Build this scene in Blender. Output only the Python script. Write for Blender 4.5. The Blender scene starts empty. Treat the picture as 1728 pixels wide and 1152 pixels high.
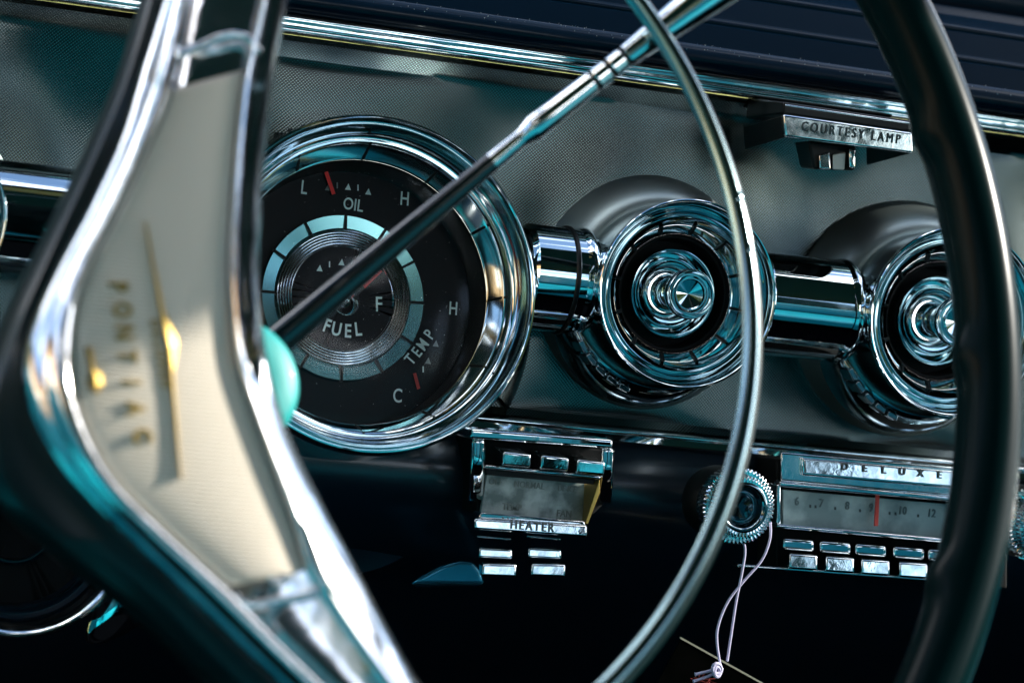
import bpy, bmesh, math, random
from mathutils import Vector, Matrix
random.seed(7)
R = math.radians
S = bpy.context.scene
COL = S.collection

# ------------------------------------------------------------------ camera
FPX, DIST, YAW, ROLL = 4500.0, 1.08, R(18), R(6)
FW = Vector((math.sin(YAW), math.cos(YAW), 0))
_r = Vector((math.cos(YAW), -math.sin(YAW), 0)); _u = Vector((0, 0, 1))
RT = _r * math.cos(ROLL) + _u * math.sin(ROLL)
UP = -_r * math.sin(ROLL) + _u * math.cos(ROLL)
CAM = -DIST * FW
cd = bpy.data.cameras.new('camera'); cam = bpy.data.objects.new('camera', cd); COL.objects.link(cam)
cd.sensor_width = 36; cd.lens = FPX / 1728 * 36; cd.clip_start = .02; cd.clip_end = 400
cam.matrix_world = Matrix(((RT.x, UP.x, -FW.x, CAM.x), (RT.y, UP.y, -FW.y, CAM.y), (RT.z, UP.z, -FW.z, CAM.z), (0, 0, 0, 1)))
cd.dof.use_dof = True; cd.dof.focus_distance = 1.055; cd.dof.aperture_fstop = 8.5
S.camera = cam

# ------------------------------------------------------------------ world, sun, exposure
SUN = Vector((0.86, -0.14, 0.45)).normalized()
W = bpy.data.worlds.new('World'); S.world = W; W.use_nodes = True
nt = W.node_tree; bg = nt.nodes['Background']
sky = nt.nodes.new('ShaderNodeTexSky'); sky.sky_type = 'NISHITA'; sky.sun_disc = False
sky.sun_elevation = math.asin(SUN.z); sky.sun_rotation = math.atan2(SUN.x, SUN.y)
sky.dust_density = .6; sky.ozone_density = 1.5
# broken white cloud over the blue, all round
tc = nt.nodes.new('ShaderNodeTexCoord'); mp = nt.nodes.new('ShaderNodeMapping'); mp.inputs['Scale'].default_value = (1, 1, 2.2)
cn = nt.nodes.new('ShaderNodeTexNoise'); cn.inputs['Scale'].default_value = 3.2; cn.inputs['Detail'].default_value = 7; cn.inputs['Roughness'].default_value = .6
cr = nt.nodes.new('ShaderNodeMapRange'); cr.inputs[1].default_value = .50; cr.inputs[2].default_value = .60
cm = nt.nodes.new('ShaderNodeMix'); cm.data_type = 'RGBA'; cm.inputs[7].default_value = (15, 15, 15.5, 1)
nt.links.new(tc.outputs['Generated'], mp.inputs[0]); nt.links.new(mp.outputs[0], cn.inputs['Vector']); nt.links.new(cn.outputs[0], cr.inputs[0])
nt.links.new(cr.outputs[0], cm.inputs[0]); nt.links.new(sky.outputs[0], cm.inputs[6]); nt.links.new(cm.outputs[2], bg.inputs[0])
bg.inputs[1].default_value = .15
sl = bpy.data.lights.new('sun', 'SUN'); sl.energy = 4.5; sl.angle = R(.5); sl.color = (1, .95, .86)
so = bpy.data.objects.new('sun', sl); COL.objects.link(so); so.rotation_euler = (-SUN).to_track_quat('-Z', 'Y').to_euler()
S.view_settings.view_transform = 'Standard'; S.view_settings.look = 'None'
S.view_settings.exposure = 1.32; S.view_settings.gamma = 1

# ------------------------------------------------------------------ helpers
def un(px, py, y):
    """point of the vertical plane at depth y that the photo shows at pixel px, py"""
    d = FW + (px - 864) / FPX * RT - (py - 576) / FPX * UP
    return CAM + d * ((y - CAM.y) / d.y)
def unp(px, py, P, n):
    d = FW + (px - 864) / FPX * RT - (py - 576) / FPX * UP
    return CAM + d * ((P - CAM).dot(n) / d.dot(n))
def scl(P): return (P - CAM).dot(FW) / FPX      # metres per photo pixel at P

def new_mesh(name, verts, faces, mat, parent=None, uvs=None, smooth=True, angle=35):
    me = bpy.data.meshes.new(name); me.from_pydata([tuple(v) for v in verts], [], faces); me.update()
    if uvs:
        l = me.uv_layers.new(name='UVMap')
        for i, lp in enumerate(me.loops): l.data[i].uv = uvs[lp.vertex_index]
    bm = bmesh.new(); bm.from_mesh(me); bmesh.ops.recalc_face_normals(bm, faces=bm.faces); bm.to_mesh(me); bm.free()
    me.materials.append(mat)
    if smooth:
        me.polygons.foreach_set('use_smooth', [True] * len(me.polygons)); me.set_sharp_from_angle(angle=R(angle))
    o = bpy.data.objects.new(name, me); COL.objects.link(o)
    if parent: o.parent = parent
    return o
def bevel(o, w, seg=3):
    m = o.modifiers.new('bevel', 'BEVEL'); m.width = w; m.segments = seg; m.limit_method = 'ANGLE'; m.angle_limit = R(30)
    m.harden_normals = False
    return o
def thing(name, label, cat, M=None, group=None):
    o = bpy.data.objects.new(name, None); COL.objects.link(o); o.empty_display_size = .02
    if M is not None: o.matrix_world = M
    o['label'] = label; o['category'] = cat
    if group: o['group'] = group
    return o
def tag(o, label=None, cat=None, group=None, kind=None):
    for k, v in (('label', label), ('category', cat), ('group', group), ('kind', kind)):
        if v: o[k] = v
    return o
def keep(o, parent):
    """parent while the vertices stay where they are in the world"""
    o.parent = parent; bpy.context.view_layer.update(); o.matrix_parent_inverse = parent.matrix_world.inverted(); return o
def frame(P, ax, xh=Vector((1, 0, 0))):
    z = ax.normalized(); x = (xh - z * xh.dot(z)).normalized(); y = z.cross(x)
    return Matrix(((x.x, y.x, z.x, P.x), (x.y, y.y, z.y, P.y), (x.z, y.z, z.z, P.z), (0, 0, 0, 1)))
def lathe(name, prof, mat, parent=None, n=128, a0=0, a1=360, angle=35):
    full = abs(a1 - a0) >= 360; m = n if full else n + 1
    V = []; UV = []; Fc = []; acc = 0
    closed0 = prof[0][0] < 1e-7; closed1 = prof[-1][0] < 1e-7
    for k, (r, z) in enumerate(prof):
        if k: acc += math.dist(prof[k], prof[k - 1])
        for i in range(m):
            a = R(a0 + (a1 - a0) * i / n)
            V.append((r * math.cos(a), r * math.sin(a), z)); UV.append((a * max(prof[0][0], prof[-1][0]), acc))
    for k in range(len(prof) - 1):
        for i in range(n):
            j = (i + 1) % m
            a, b, c, d = k * m + i, k * m + j, (k + 1) * m + j, (k + 1) * m + i
            if prof[k][0] < 1e-7: Fc.append((a, c, d))
            elif prof[k + 1][0] < 1e-7: Fc.append((a, b, c))
            else: Fc.append((a, b, c, d))
    o = new_mesh(name, V, Fc, mat, parent, UV, angle=angle)
    return o
def arc(r0, z0, r1, z1, bulge, n=8):
    """points from (r0,z0) to (r1,z1) bowed sideways by bulge * length"""
    dx, dz = r1 - r0, z1 - z0; out = []
    for i in range(n + 1):
        t = i / n; b = 4 * t * (1 - t) * bulge
        out.append((r0 + dx * t - dz * b, z0 + dz * t + dx * b))
    return out
def hexa(name, fp, yf, bp, yb, mat, parent=None, bev=.0008, seg=3, tilt=0):
    """solid between a front face at depth yf and a back face at depth yb, both convex polygons"""
    V = [un(x, y, yf) for x, y in fp]; z0 = min(v.z for v in V)
    V = [v + Vector((0, tilt * (v.z - z0), 0)) for v in V] + [un(x, y, yb) for x, y in bp]; n = len(fp)
    Fc = [tuple(range(n)), tuple(range(2 * n - 1, n - 1, -1))] + [(i, i + n, (i + 1) % n + n, (i + 1) % n) for i in range(n)]
    o = new_mesh(name, V, Fc, mat, None, smooth=True)
    if bev: bevel(o, bev, seg)
    if parent: keep(o, parent)
    return o
def prism(name, fp, yf, depth, mat, parent=None, bev=.0008, seg=3):
    V = [un(x, y, yf) for x, y in fp]; V += [v + Vector((0, depth, 0)) for v in V]; n = len(fp)
    Fc = [tuple(range(n)), tuple(range(2 * n - 1, n - 1, -1))] + [(i, i + n, (i + 1) % n + n, (i + 1) % n) for i in range(n)]
    o = new_mesh(name, V, Fc, mat, None, smooth=True)
    if bev: bevel(o, bev, seg)
    if parent: keep(o, parent)
    return o
def extrude_x(name, prof, x0, x1, mat, parent=None, nx=1, angle=30):
    """profile of (y,z) points drawn out along the car's width"""
    V = []; UV = []; Fc = []; acc = 0; m = len(prof)
    for i in range(nx + 1):
        x = x0 + (x1 - x0) * i / nx; acc = 0
        for k, (y, z) in enumerate(prof):
            if k: acc += math.dist(prof[k], prof[k - 1])
            V.append((x, y, z)); UV.append((x, acc))
    for i in range(nx):
        for k in range(m - 1):
            Fc.append((i * m + k, (i + 1) * m + k, (i + 1) * m + k + 1, i * m + k + 1))
    return new_mesh(name, V, Fc, mat, parent, UV, angle=angle)
def spline(pts, n=12):
    """Catmull-Rom through tuples of any length"""
    out = []; m = len(pts)
    for i in range(m - 1):
        p0, p1, p2, p3 = pts[max(i - 1, 0)], pts[i], pts[i + 1], pts[min(i + 2, m - 1)]
        for k in range(n):
            t = k / n
            out.append(tuple(.5 * (2 * b + (c - a) * t + (2 * a - 5 * b + 4 * c - d) * t * t + (3 * b - a - 3 * c + d) * t ** 3) for a, b, c, d in zip(p0, p1, p2, p3)))
    out.append(tuple(pts[-1])); return out
def sweep(name, pts, rad, mat, parent=None, n=24, cap=True, angle=35):
    V = []; Fc = []; N = len(pts); pts = [Vector(p) for p in pts]; up = Vector((0, 0, 1)); px = None
    for i, p in enumerate(pts):
        t = (pts[min(i + 1, N - 1)] - pts[max(i - 1, 0)])
        if t.length < 1e-9: t = pts[-1] - pts[0]
        t.normalize()
        if px is None: px = (up if abs(t.z) < .9 else Vector((1, 0, 0)))
        px = (px - t * px.dot(t)).normalized(); py = t.cross(px)
        for k in range(n):
            a = 2 * math.pi * k / n; V.append(p + (px * math.cos(a) + py * math.sin(a)) * rad[i])
    for i in range(N - 1):
        for k in range(n):
            Fc.append((i * n + k, i * n + (k + 1) % n, (i + 1) * n + (k + 1) % n, (i + 1) * n + k))
    if cap: Fc += [tuple(range(n)), tuple(range((N - 1) * n, N * n))]
    o = new_mesh(name, V, Fc, mat, None, angle=angle)
    if parent: keep(o, parent)
    return o
def box(name, lo, hi, mat, parent=None, bev=0.0):
    x0, y0, z0 = lo; x1, y1, z1 = hi
    V = [(x, y, z) for x in (x0, x1) for y in (y0, y1) for z in (z0, z1)]
    Fc = [(0, 1, 3, 2), (4, 6, 7, 5), (0, 4, 5, 1), (2, 3, 7, 6), (0, 2, 6, 4), (1, 5, 7, 3)]
    o = new_mesh(name, V, Fc, mat, parent)
    if bev: bevel(o, bev)
    return o
_txt = {}
def text(name, s, M, cap, mat, parent=None, bold=.02, depth=.0002, sx=1.0, world=True, space=1.0):
    """raised letters; M: origin and axes, cap: capital height in metres"""
    c = bpy.data.curves.new('t', 'FONT'); c.body = s; c.align_x = 'CENTER'; c.align_y = 'CENTER'; c.offset = bold; c.space_character = space
    c.extrude = depth * .72 / cap; c.resolution_u = 4
    o = bpy.data.objects.new('t', c); COL.objects.link(o); bpy.context.view_layer.update()
    me = bpy.data.meshes.new_from_object(o.evaluated_get(bpy.context.evaluated_depsgraph_get()))
    bpy.data.objects.remove(o); k = cap / .72
    ys = [v.co.y for v in me.vertices]; my = (min(ys) + max(ys)) / 2
    for v in me.vertices: v.co = (v.co.x * k * sx, (v.co.y - my) * k, v.co.z * k)
    if world:
        me.transform(M)
    me.materials.clear(); me.materials.append(mat); me.name = name
    ob = bpy.data.objects.new(name, me); COL.objects.link(ob)
    if not world:
        ob.parent = parent; ob.matrix_local = M
    elif parent: keep(ob, parent)
    return ob

# ------------------------------------------------------------------ materials
def mat(name, base=(.8, .8, .8), metal=0.0, rough=.5, coat=0.0, coat_rough=.05, spec=.5, bump=None, vary=None, emit=None):
    m = bpy.data.materials.new(name); m.use_nodes = True; t = m.node_tree; b = t.nodes['Principled BSDF']
    b.inputs['Base Color'].default_value = (*base, 1); b.inputs['Metallic'].default_value = metal
    b.inputs['Roughness'].default_value = rough; b.inputs['Coat Weight'].default_value = coat
    b.inputs['Coat Roughness'].default_value = coat_rough; b.inputs['Specular IOR Level'].default_value = spec
    if vary:                                   # roughness smudges: (scale, lo, hi)
        tc = t.nodes.new('ShaderNodeTexCoord'); n = t.nodes.new('ShaderNodeTexNoise'); n.inputs['Scale'].default_value = vary[0]; n.inputs['Detail'].default_value = 5
        r = t.nodes.new('ShaderNodeMapRange'); r.inputs[3].default_value = vary[1]; r.inputs[4].default_value = vary[2]; r.inputs[1].default_value = .35; r.inputs[2].default_value = .7
        t.links.new(tc.outputs['Object'], n.inputs['Vector']); t.links.new(n.outputs[0], r.inputs[0]); t.links.new(r.outputs[0], b.inputs['Roughness'])
    if bump:                                   # (scale, distance, strength)
        tc = t.nodes.new('ShaderNodeTexCoord'); n = t.nodes.new('ShaderNodeTexNoise'); n.inputs['Scale'].default_value = bump[0]; n.inputs['Detail'].default_value = 3
        bp = t.nodes.new('ShaderNodeBump'); bp.inputs['Distance'].default_value = bump[1]; bp.inputs['Strength'].default_value = bump[2]
        t.links.new(tc.outputs['Object'], n.inputs['Vector']); t.links.new(n.outputs[0], bp.inputs['Height']); t.links.new(bp.outputs[0], b.inputs['Normal'])
    return m
def noise_color(m, scale, c1, c2, detail=6, lo=.4, hi=.6):
    t = m.node_tree; b = t.nodes['Principled BSDF']; tc = t.nodes.new('ShaderNodeTexCoord')
    n = t.nodes.new('ShaderNodeTexNoise'); n.inputs['Scale'].default_value = scale; n.inputs['Detail'].default_value = detail
    r = t.nodes.new('ShaderNodeValToRGB'); r.color_ramp.elements[0].position = lo; r.color_ramp.elements[1].position = hi
    r.color_ramp.elements[0].color = (*c1, 1); r.color_ramp.elements[1].color = (*c2, 1)
    t.links.new(tc.outputs['Object'], n.inputs['Vector']); t.links.new(n.outputs[0], r.inputs[0]); t.links.new(r.outputs[0], b.inputs['Base Color'])
    return m
CHROME = mat('chrome', (.86, .9, .91), 1, .05, vary=(60, .03, .09), bump=(45, .0004, .35))
BARCHROME = mat('worn_chrome', (.88, .9, .92), 1, .06, vary=(50, .09, .20), bump=(26, .0022, .5))
CLEAN = mat('polished_chrome', (.62, .72, .75), 1, .045, vary=(90, .03, .08))
DKCHROME = mat('dark_chrome', (.22, .29, .32), 1, .1, bump=(60, .0003, .3))
CHROME_OLD = mat('pitted_chrome', (.8, .86, .88), 1, .1, vary=(140, .05, .2), bump=(300, .0001, .5))
NAVY = mat('navy_paint', (.003, .012, .022), 0, .32, coat=.7, coat_rough=.18, bump=(900, .00006, .5))
PADM = mat('navy_vinyl', (.0002, .0040, .0105), 0, .26, spec=.08, coat=.10, coat_rough=.06, bump=(1500, .00005, .4))
BLACK = mat('black_plastic', (.0015, .003, .0035), 0, .4, spec=.22)
MATTE = mat('matt_black', (.002, .0025, .003), 0, .7, spec=.2)
DIAL = mat('black_dial', (.006, .007, .009), 0, .5, spec=.2)
LETTER = mat('pale_letter_paint', (.72, .86, .82), 0, .6)
FAINT = mat('faded_letter_paint', (.19, .22, .21), 0, .6)
INK = mat('dark_letter_paint', (.006, .02, .025), 0, .5)
FADEDINK = mat('faded_scale_ink', (.07, .11, .12), 0, .6)
RED = mat('red_needle', (.95, .012, .008), 0, .45)
DULLRED = mat('dim_red_needle', (.4, .03, .02), 0, .5)
RIMM = mat('green_black_rim', (.0002, .007, .0075), 0, .25, spec=.07)
TEAL = mat('teal_paint', (.0, .27, .26), 0, .5, coat=.1)
TEALDK = mat('dark_teal_plastic', (.001, .012, .013), 0, .32, spec=.3, coat=.15, coat_rough=.1)
GOLD = mat('gold_metal', (.44, .31, .09), 1, .45, bump=(400, .0001, .4))
STRING = mat('pale_lilac_string', (.5, .48, .66), 0, .8)
STRING.node_tree.nodes['Principled BSDF'].inputs['Subsurface Weight'].default_value = 0
LENSM = mat('milky_lens', (.5, .52, .5), 0, .15)
DISP = noise_color(mat('scuffed_grey_display', (.2, .23, .22), .2, .4), 110, (.13, .165, .16), (.42, .47, .46), 9)
RDISP = noise_color(mat('blue_grey_tuner_scale', (.1, .16, .17), .2, .4), 60, (.13, .19, .20), (.30, .39, .40))
RINGM = mat('satin_teal_ring', (.22, .48, .50), 1, .20)
HORNM = mat('worn_horn_ring', (.34, .48, .50), 1, .14)
CARD = noise_color(mat('dark_card', (.006, .008, .006), 0, .9, spec=.0), 60, (.001, .0014, .0012), (.002, .0022, .002))
RODM = mat('black_stalk_enamel', (.004, .010, .012), 0, .12, coat=1, coat_rough=.04)
CARDEDGE = mat('pale_card_edge', (.3, .3, .22), 0, .8)
REDFUZZ = mat('dark_red_tuft', (.2, .01, .008), 0, .9)

def knurl_material():
    m = mat('knurled_aluminium', (.32, .37, .36), 1, .18); t = m.node_tree; b = t.nodes['Principled BSDF']
    uv = t.nodes.new('ShaderNodeUVMap'); sp = t.nodes.new('ShaderNodeSeparateXYZ'); t.links.new(uv.outputs[0], sp.inputs[0])
    def M(op, a, bb=None):
        n = t.nodes.new('ShaderNodeMath'); n.operation = op
        for i, v in enumerate((a, bb)):
            if v is None: continue
            if isinstance(v, (int, float)): n.inputs[i].default_value = v
            else: t.links.new(v, n.inputs[i])
        return n.outputs[0]
    p = .00138
    c1 = M('SINE', M('MULTIPLY', M('ADD', sp.outputs[0], sp.outputs[1]), 2 * math.pi / (2 * p)))
    c2 = M('SINE', M('MULTIPLY', M('SUBTRACT', sp.outputs[0], sp.outputs[1]), 2 * math.pi / (2 * p)))
    h = M('MULTIPLY', c1, c2); h = M('ABSOLUTE', h)
    bp = t.nodes.new('ShaderNodeBump'); bp.inputs['Distance'].default_value = .00004; bp.inputs['Strength'].default_value = 1
    t.links.new(h, bp.inputs['Height']); t.links.new(bp.outputs[0], b.inputs['Normal'])
    # relief shade put into the colour: pits of the embossing darkened
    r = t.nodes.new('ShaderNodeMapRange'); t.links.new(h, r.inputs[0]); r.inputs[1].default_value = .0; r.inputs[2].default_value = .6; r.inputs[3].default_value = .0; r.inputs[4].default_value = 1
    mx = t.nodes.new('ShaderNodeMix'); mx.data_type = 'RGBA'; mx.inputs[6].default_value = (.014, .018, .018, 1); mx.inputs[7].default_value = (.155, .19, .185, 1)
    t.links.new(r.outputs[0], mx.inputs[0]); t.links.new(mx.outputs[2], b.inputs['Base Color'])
    return m
KNURL = knurl_material()
def insert_material():
    m = mat('champagne_brushed_insert', (.68, .60, .49), .08, .45, coat=.6, coat_rough=.08); t = m.node_tree; b = t.nodes['Principled BSDF']
    uv = t.nodes.new('ShaderNodeUVMap'); w = t.nodes.new('ShaderNodeTexWave'); w.wave_type = 'BANDS'; w.bands_direction = 'Y'
    w.inputs['Scale'].default_value = 260; w.inputs['Distortion'].default_value = .4; w.inputs['Detail'].default_value = 2
    t.links.new(uv.outputs[0], w.inputs['Vector'])
    bp = t.nodes.new('ShaderNodeBump'); bp.inputs['Distance'].default_value = .00025; bp.inputs['Strength'].default_value = 1
    t.links.new(w.outputs['Fac'], bp.inputs['Height']); t.links.new(bp.outputs[0], b.inputs['Normal'])
    return m
INSERT = insert_material()
def glass_material():
    m = bpy.data.materials.new('clear_dial_glass'); m.use_nodes = True; t = m.node_tree; t.nodes.clear()
    o = t.nodes.new('ShaderNodeOutputMaterial'); mx = t.nodes.new('ShaderNodeMixShader'); f = t.nodes.new('ShaderNodeFresnel'); f.inputs[0].default_value = 1.28
    tr = t.nodes.new('ShaderNodeBsdfTransparent'); g = t.nodes.new('ShaderNodeBsdfGlossy'); g.inputs['Roughness'].default_value = .12
    t.links.new(f.outputs[0], mx.inputs[0]); t.links.new(tr.outputs[0], mx.inputs[1]); t.links.new(g.outputs[0], mx.inputs[2]); t.links.new(mx.outputs[0], o.inputs[0])
    return m
GLASS = glass_material()

# ------------------------------------------------------------------ the place round the dashboard
GRASS = noise_color(mat('grass', (.06, .1, .02), 0, .9), 2.2, (.06, .09, .015), (.30, .28, .07))
SEATM = noise_color(mat('turquoise_vinyl', (.0, .24, .30), 0, .35), 6, (.0, .22, .29), (.01, .30, .36))
WHITEV = mat('white_vinyl', (.7, .7, .66), 0, .45)
CARPET = mat('black_carpet', (.0012, .0015, .002), 0, .95, spec=.0)
HEAD = mat('dark_headliner', (.006, .030, .034), 0, .9, spec=.1)
BODYP = mat('body_paint', (.0, .16, .2), 0, .3, coat=.8)
LEAF = noise_color(mat('hedge_leaves', (.05, .08, .02), 0, .8), 5, (.03, .06, .01), (.14, .18, .03))

gr = new_mesh('ground', [(-150, -150, -1.0), (150, -150, -1.0), (150, 150, -1.0), (-150, 150, -1.0)], [(0, 1, 2, 3)], GRASS); tag(gr, kind='structure')
TRUNK = mat('bark', (.12, .08, .05), 0, .9)
for ti in range(18):
    a = 2 * math.pi * (ti + random.uniform(-.3, .3)) / 18; rr = random.uniform(9, 16); hx, hy = rr * math.cos(a), rr * math.sin(a); H_ = random.uniform(3.2, 6.5)
    if (-13 < hx < -6 and -10 < hy < 2) or abs((math.degrees(a) + 5 + 180) % 360 - 180) < 26 or abs((math.degrees(a) + 72 + 180) % 360 - 180) < 16: continue
    tr = thing('tree', 'leafy tree standing on the grass outside the car, seen only in reflections', 'tree', Matrix.Translation((hx, hy, -1)), 'trees round the car')
    lathe('trunk', [(.22, 0), (.15, H_ * .5), (.05, H_ * .9)], TRUNK, tr, 12)
    V = []; Fc = []
    for q_ in range(1500):
        d = Vector((random.gauss(0, 1), random.gauss(0, 1), random.gauss(0, 1))).normalized() * random.random() ** .4
        c_ = Vector((d.x * H_ * .42, d.y * H_ * .42, H_ * .62 + d.z * H_ * .38)) ; w_ = random.uniform(.12, .3)
        u_ = Vector((random.gauss(0, 1), random.gauss(0, 1), random.gauss(0, 1))).normalized() * w_; v_ = u_.orthogonal().normalized() * w_ * .6
        b_ = len(V); V += [c_ - u_, c_ + v_, c_ + u_, c_ - v_]; Fc.append((b_, b_ + 1, b_ + 2, b_ + 3))
    tag(new_mesh('crown', V, Fc, LEAF, tr, smooth=False), kind='stuff')
BRICK = noise_color(mat('tan_render', (.45, .27, .13), 0, .9), 3, (.36, .2, .09), (.5, .32, .17))
hse = thing('house', 'tan walled house with dark roof and windows beyond the car', 'house')
box('wall', (-12, -9, -1), (-7, 1.5, 2.2), BRICK, hse)
rf = new_mesh('roof', [(-12.4, -9.4, 2.2), (-6.6, -9.4, 2.2), (-6.6, 1.9, 2.2), (-12.4, 1.9, 2.2), (-9.5, -8.5, 4), (-9.5, 1, 4)], [(0, 1, 4), (1, 2, 5, 4), (2, 3, 5), (3, 0, 4, 5), (0, 3, 2, 1)], CARPET, hse, smooth=False)
for y in (-7.5, -5, -2.5, -.2): box('window', (-7.02, y, .1), (-6.97, y + 1, 1.4), WHITEV, hse)
cab = thing('car_cabin', 'open car cabin around the dashboard with black carpet and dark headliner', 'car body')
box('floor', (-.78, -2.2, -.62), (1.15, .8, -.58), CARPET, cab)
box('firewall', (-.78, .60, -.579), (1.15, .63, -.05), CARPET, cab)
box('roof', (-.72, -2.1, .65), (1.08, -.30, .68), HEAD, cab, .01)  # unseen roof added for contrast, sized to shade the cabin and pass sun
box('door_panel', (-.80, -1.5, -.579), (-.74, .5, .02), SEATM, cab, .01)
box('door_panel', (1.08, -1.5, -.579), (1.14, .5, .02), SEATM, cab, .01)
box('windscreen_pillar', (-.79, .32, .02), (-.74, .38, .05), BODYP, cab)
for x in (-.76, 1.10):
    sweep('roof_pillar', [(x, .42, .03), (x * .98, -.02, .33), (x * .95, -.30, .66)], [.028] * 3, BODYP, cab, n=12)
    box('rear_pillar', (x - .03, -1.62, .021), (x + .03, -1.45, .649), BODYP, cab)
box('rear_sky_block', (-.78, -2.2, -.578), (1.15, -2.12, .20), CARPET, cab)  # unseen rear wall added to cut bright sky from the chrome reflections
box('rear_side_block', (-.78, -2.19, .201), (-.42, -2.13, .649), HEAD, cab)  # unseen side blocks added to narrow the sky opening at the rear
box('rear_side_block', (.80, -2.19, .201), (1.15, -2.13, .649), HEAD, cab)
TANREFL = mat('tan_reflector', (.55, .30, .11), 0, .5)  # tan of unseen strips added for a warm stripe in the bar chrome
box('reflector_rail', (-.80, -1.44, .56), (-.725, -.30, .648), TANREFL, cab, .006)
box('reflector_panel', (-.60, -.46, .625), (-.05, -.31, .645), TANREFL, cab, .006)  # likewise unseen, added for the tan reflection
seat = thing('bench_seat', 'turquoise vinyl bench seat facing the dashboard', 'seat')
box('cushion', (-.70, -1.22, -.42), (1.05, -.62, -.22), SEATM, seat, .05)
box('backrest', (-.70, -1.45, -.215), (1.05, -1.24, .10), SEATM, seat, .04)
for i in range(9):
    x = -.6 + i * .2
    box('piping', (x - .004, -1.237, -.17), (x + .004, -1.231, .06), WHITEV, seat)

# ------------------------------------------------------------------ dashboard
X0, X1 = -.62, .70
def zz(py, y, px=864): return un(px, py, y).z
dash = thing('dashboard', 'navy dashboard with knurled metal panel between two chrome strips', 'dashboard')
zA0, zA1 = zz(78, -.022), zz(105, -.022)
zB0, zB1 = zz(706, -.012), zz(727, -.012)
# top pad: rolls stacked over the chrome strip
def roll(yc, zc, r, a0, a1, n=12): return [(yc - r * math.cos(R(a0 + (a1 - a0) * i / n)), zc + r * math.sin(R(a0 + (a1 - a0) * i / n))) for i in range(n + 1)]
zt = zA0
prof = [(-.006, zt + .0006)] + roll(-.017, zt + .0064, .0055, -80, 105) + [(-.008, zt + .0118)] \
     + [(-.004, zt + .0125), (-.001, zt + .0225)] + roll(.001, zt + .0240, .0014, -40, 110, 6) + [(.003, zt + .0262), (.007, zt + .0360)] + roll(.009, zt + .0376, .0016, -40, 110, 6) \
     + [(.012, zt + .0395), (.030, zt + .0465)] + roll(.044, zt + .0570, .0120, -30, 95) + [(.12, zt + .070), (.3, zt + .095), (.45, zt + .11)]
extrude_x('upper_pad', prof, X0, X1, PADM, dash, nx=2)
h = zA0 - zA1
prof = [(.0, zA0)] + roll(-.018, zA0 - h * .10, h * .10, 88, -10, 6) + [(-.0165, zA0 - h * .35), (-.0150, zA0 - h * .60)] + roll(-.0165, zA0 - h * .80, h * .19, 60, -90, 8) + [(.0, zA1 - .0003)]
extrude_x('chrome_strip', prof, X0, X1, CHROME, dash, nx=2)
n = 60; prof = [(-.012, zA1 - .0004), (-.006, zA1 - .002), (-.003, zA1 - .006)]
zt, zb = zA1 - .008, zB0 + .004
for i in range(n + 1):
    t = i / n; prof.append((-.002 + .010 * math.sin(math.pi * t) , zt + (zb - zt) * t))
prof += [(-.004, zB0 + .001), (-.008, zB0)]
PODX = [(un(1090, 488, 0).x, un(1090, 488, 0).z, .046), (un(1545, 540, 0).x, un(1545, 540, 0).z, .046), (un(585, 490, 0).x, un(585, 490, 0).z, .082), (un(-220, 360, 0).x, un(-220, 360, 0).z, .046)]
def relief(x, z):
    t = min(1, max(0, (zt - z) / (zt - zb))); e = math.sin(math.pi * t) ** .7; v = 0
    for cx, cz, rr in PODX:
        d = math.hypot(x - cx, (z - cz) * 1.0); v -= .007 * math.exp(-max(0, d - rr) ** 2 / (2 * .022 ** 2))
    return v * e + .0040 * math.sin(x * 44 + 2.2) * e + .0008 * math.sin(x * 97 + z * 30) * e
def grid_panel():
    V = []; UV = []; Fc = []; m = len(prof); nx = 260
    acc = [0]
    for k_ in range(1, m): acc.append(acc[-1] + math.dist(prof[k_], prof[k_ - 1]))
    rows = prof
    for i in range(nx + 1):
        x = X0 + (X1 - X0) * i / nx
        for k_, (y, z) in enumerate(rows): V.append((x, y + relief(x, z), z)); UV.append((x, acc[k_]))
    hole = [(cx, cz, rr * .85) for cx, cz, rr in PODX]
    for i in range(nx):
        for k_ in range(m - 1):
            v = V[i * m + k_]
            if any(math.hypot(v[0] - a, v[2] - b) < c for a, b, c in hole): continue
            Fc.append((i * m + k_, (i + 1) * m + k_, (i + 1) * m + k_ + 1, i * m + k_ + 1))
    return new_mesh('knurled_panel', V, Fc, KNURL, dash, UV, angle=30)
grid_panel()
h = zB0 - zB1
prof = [(.0, zB0 + .0002)] + roll(-.008, zB0 - h * .25, h * .25, 90, -60, 8) + [(-.009, zB0 - h * .6), (-.010, zB1), (.0, zB1 - .0003)]
extrude_x('chrome_strip', prof, X0, X1, CHROME, dash, nx=2)
zc = zB1 - .0006
prof = [(-.002, zc)] + spline([(-.004, zc - .001), (-.012, zc - .008), (-.016, zc - .018), (-.012, zc - .032), (.004, zc - .05), (.04, zc - .075), (.10, zc - .11), (.16, zc - .14)], 8)
extrude_x('lower_panel', prof, X0, X1, NAVY, dash, nx=2)

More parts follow.
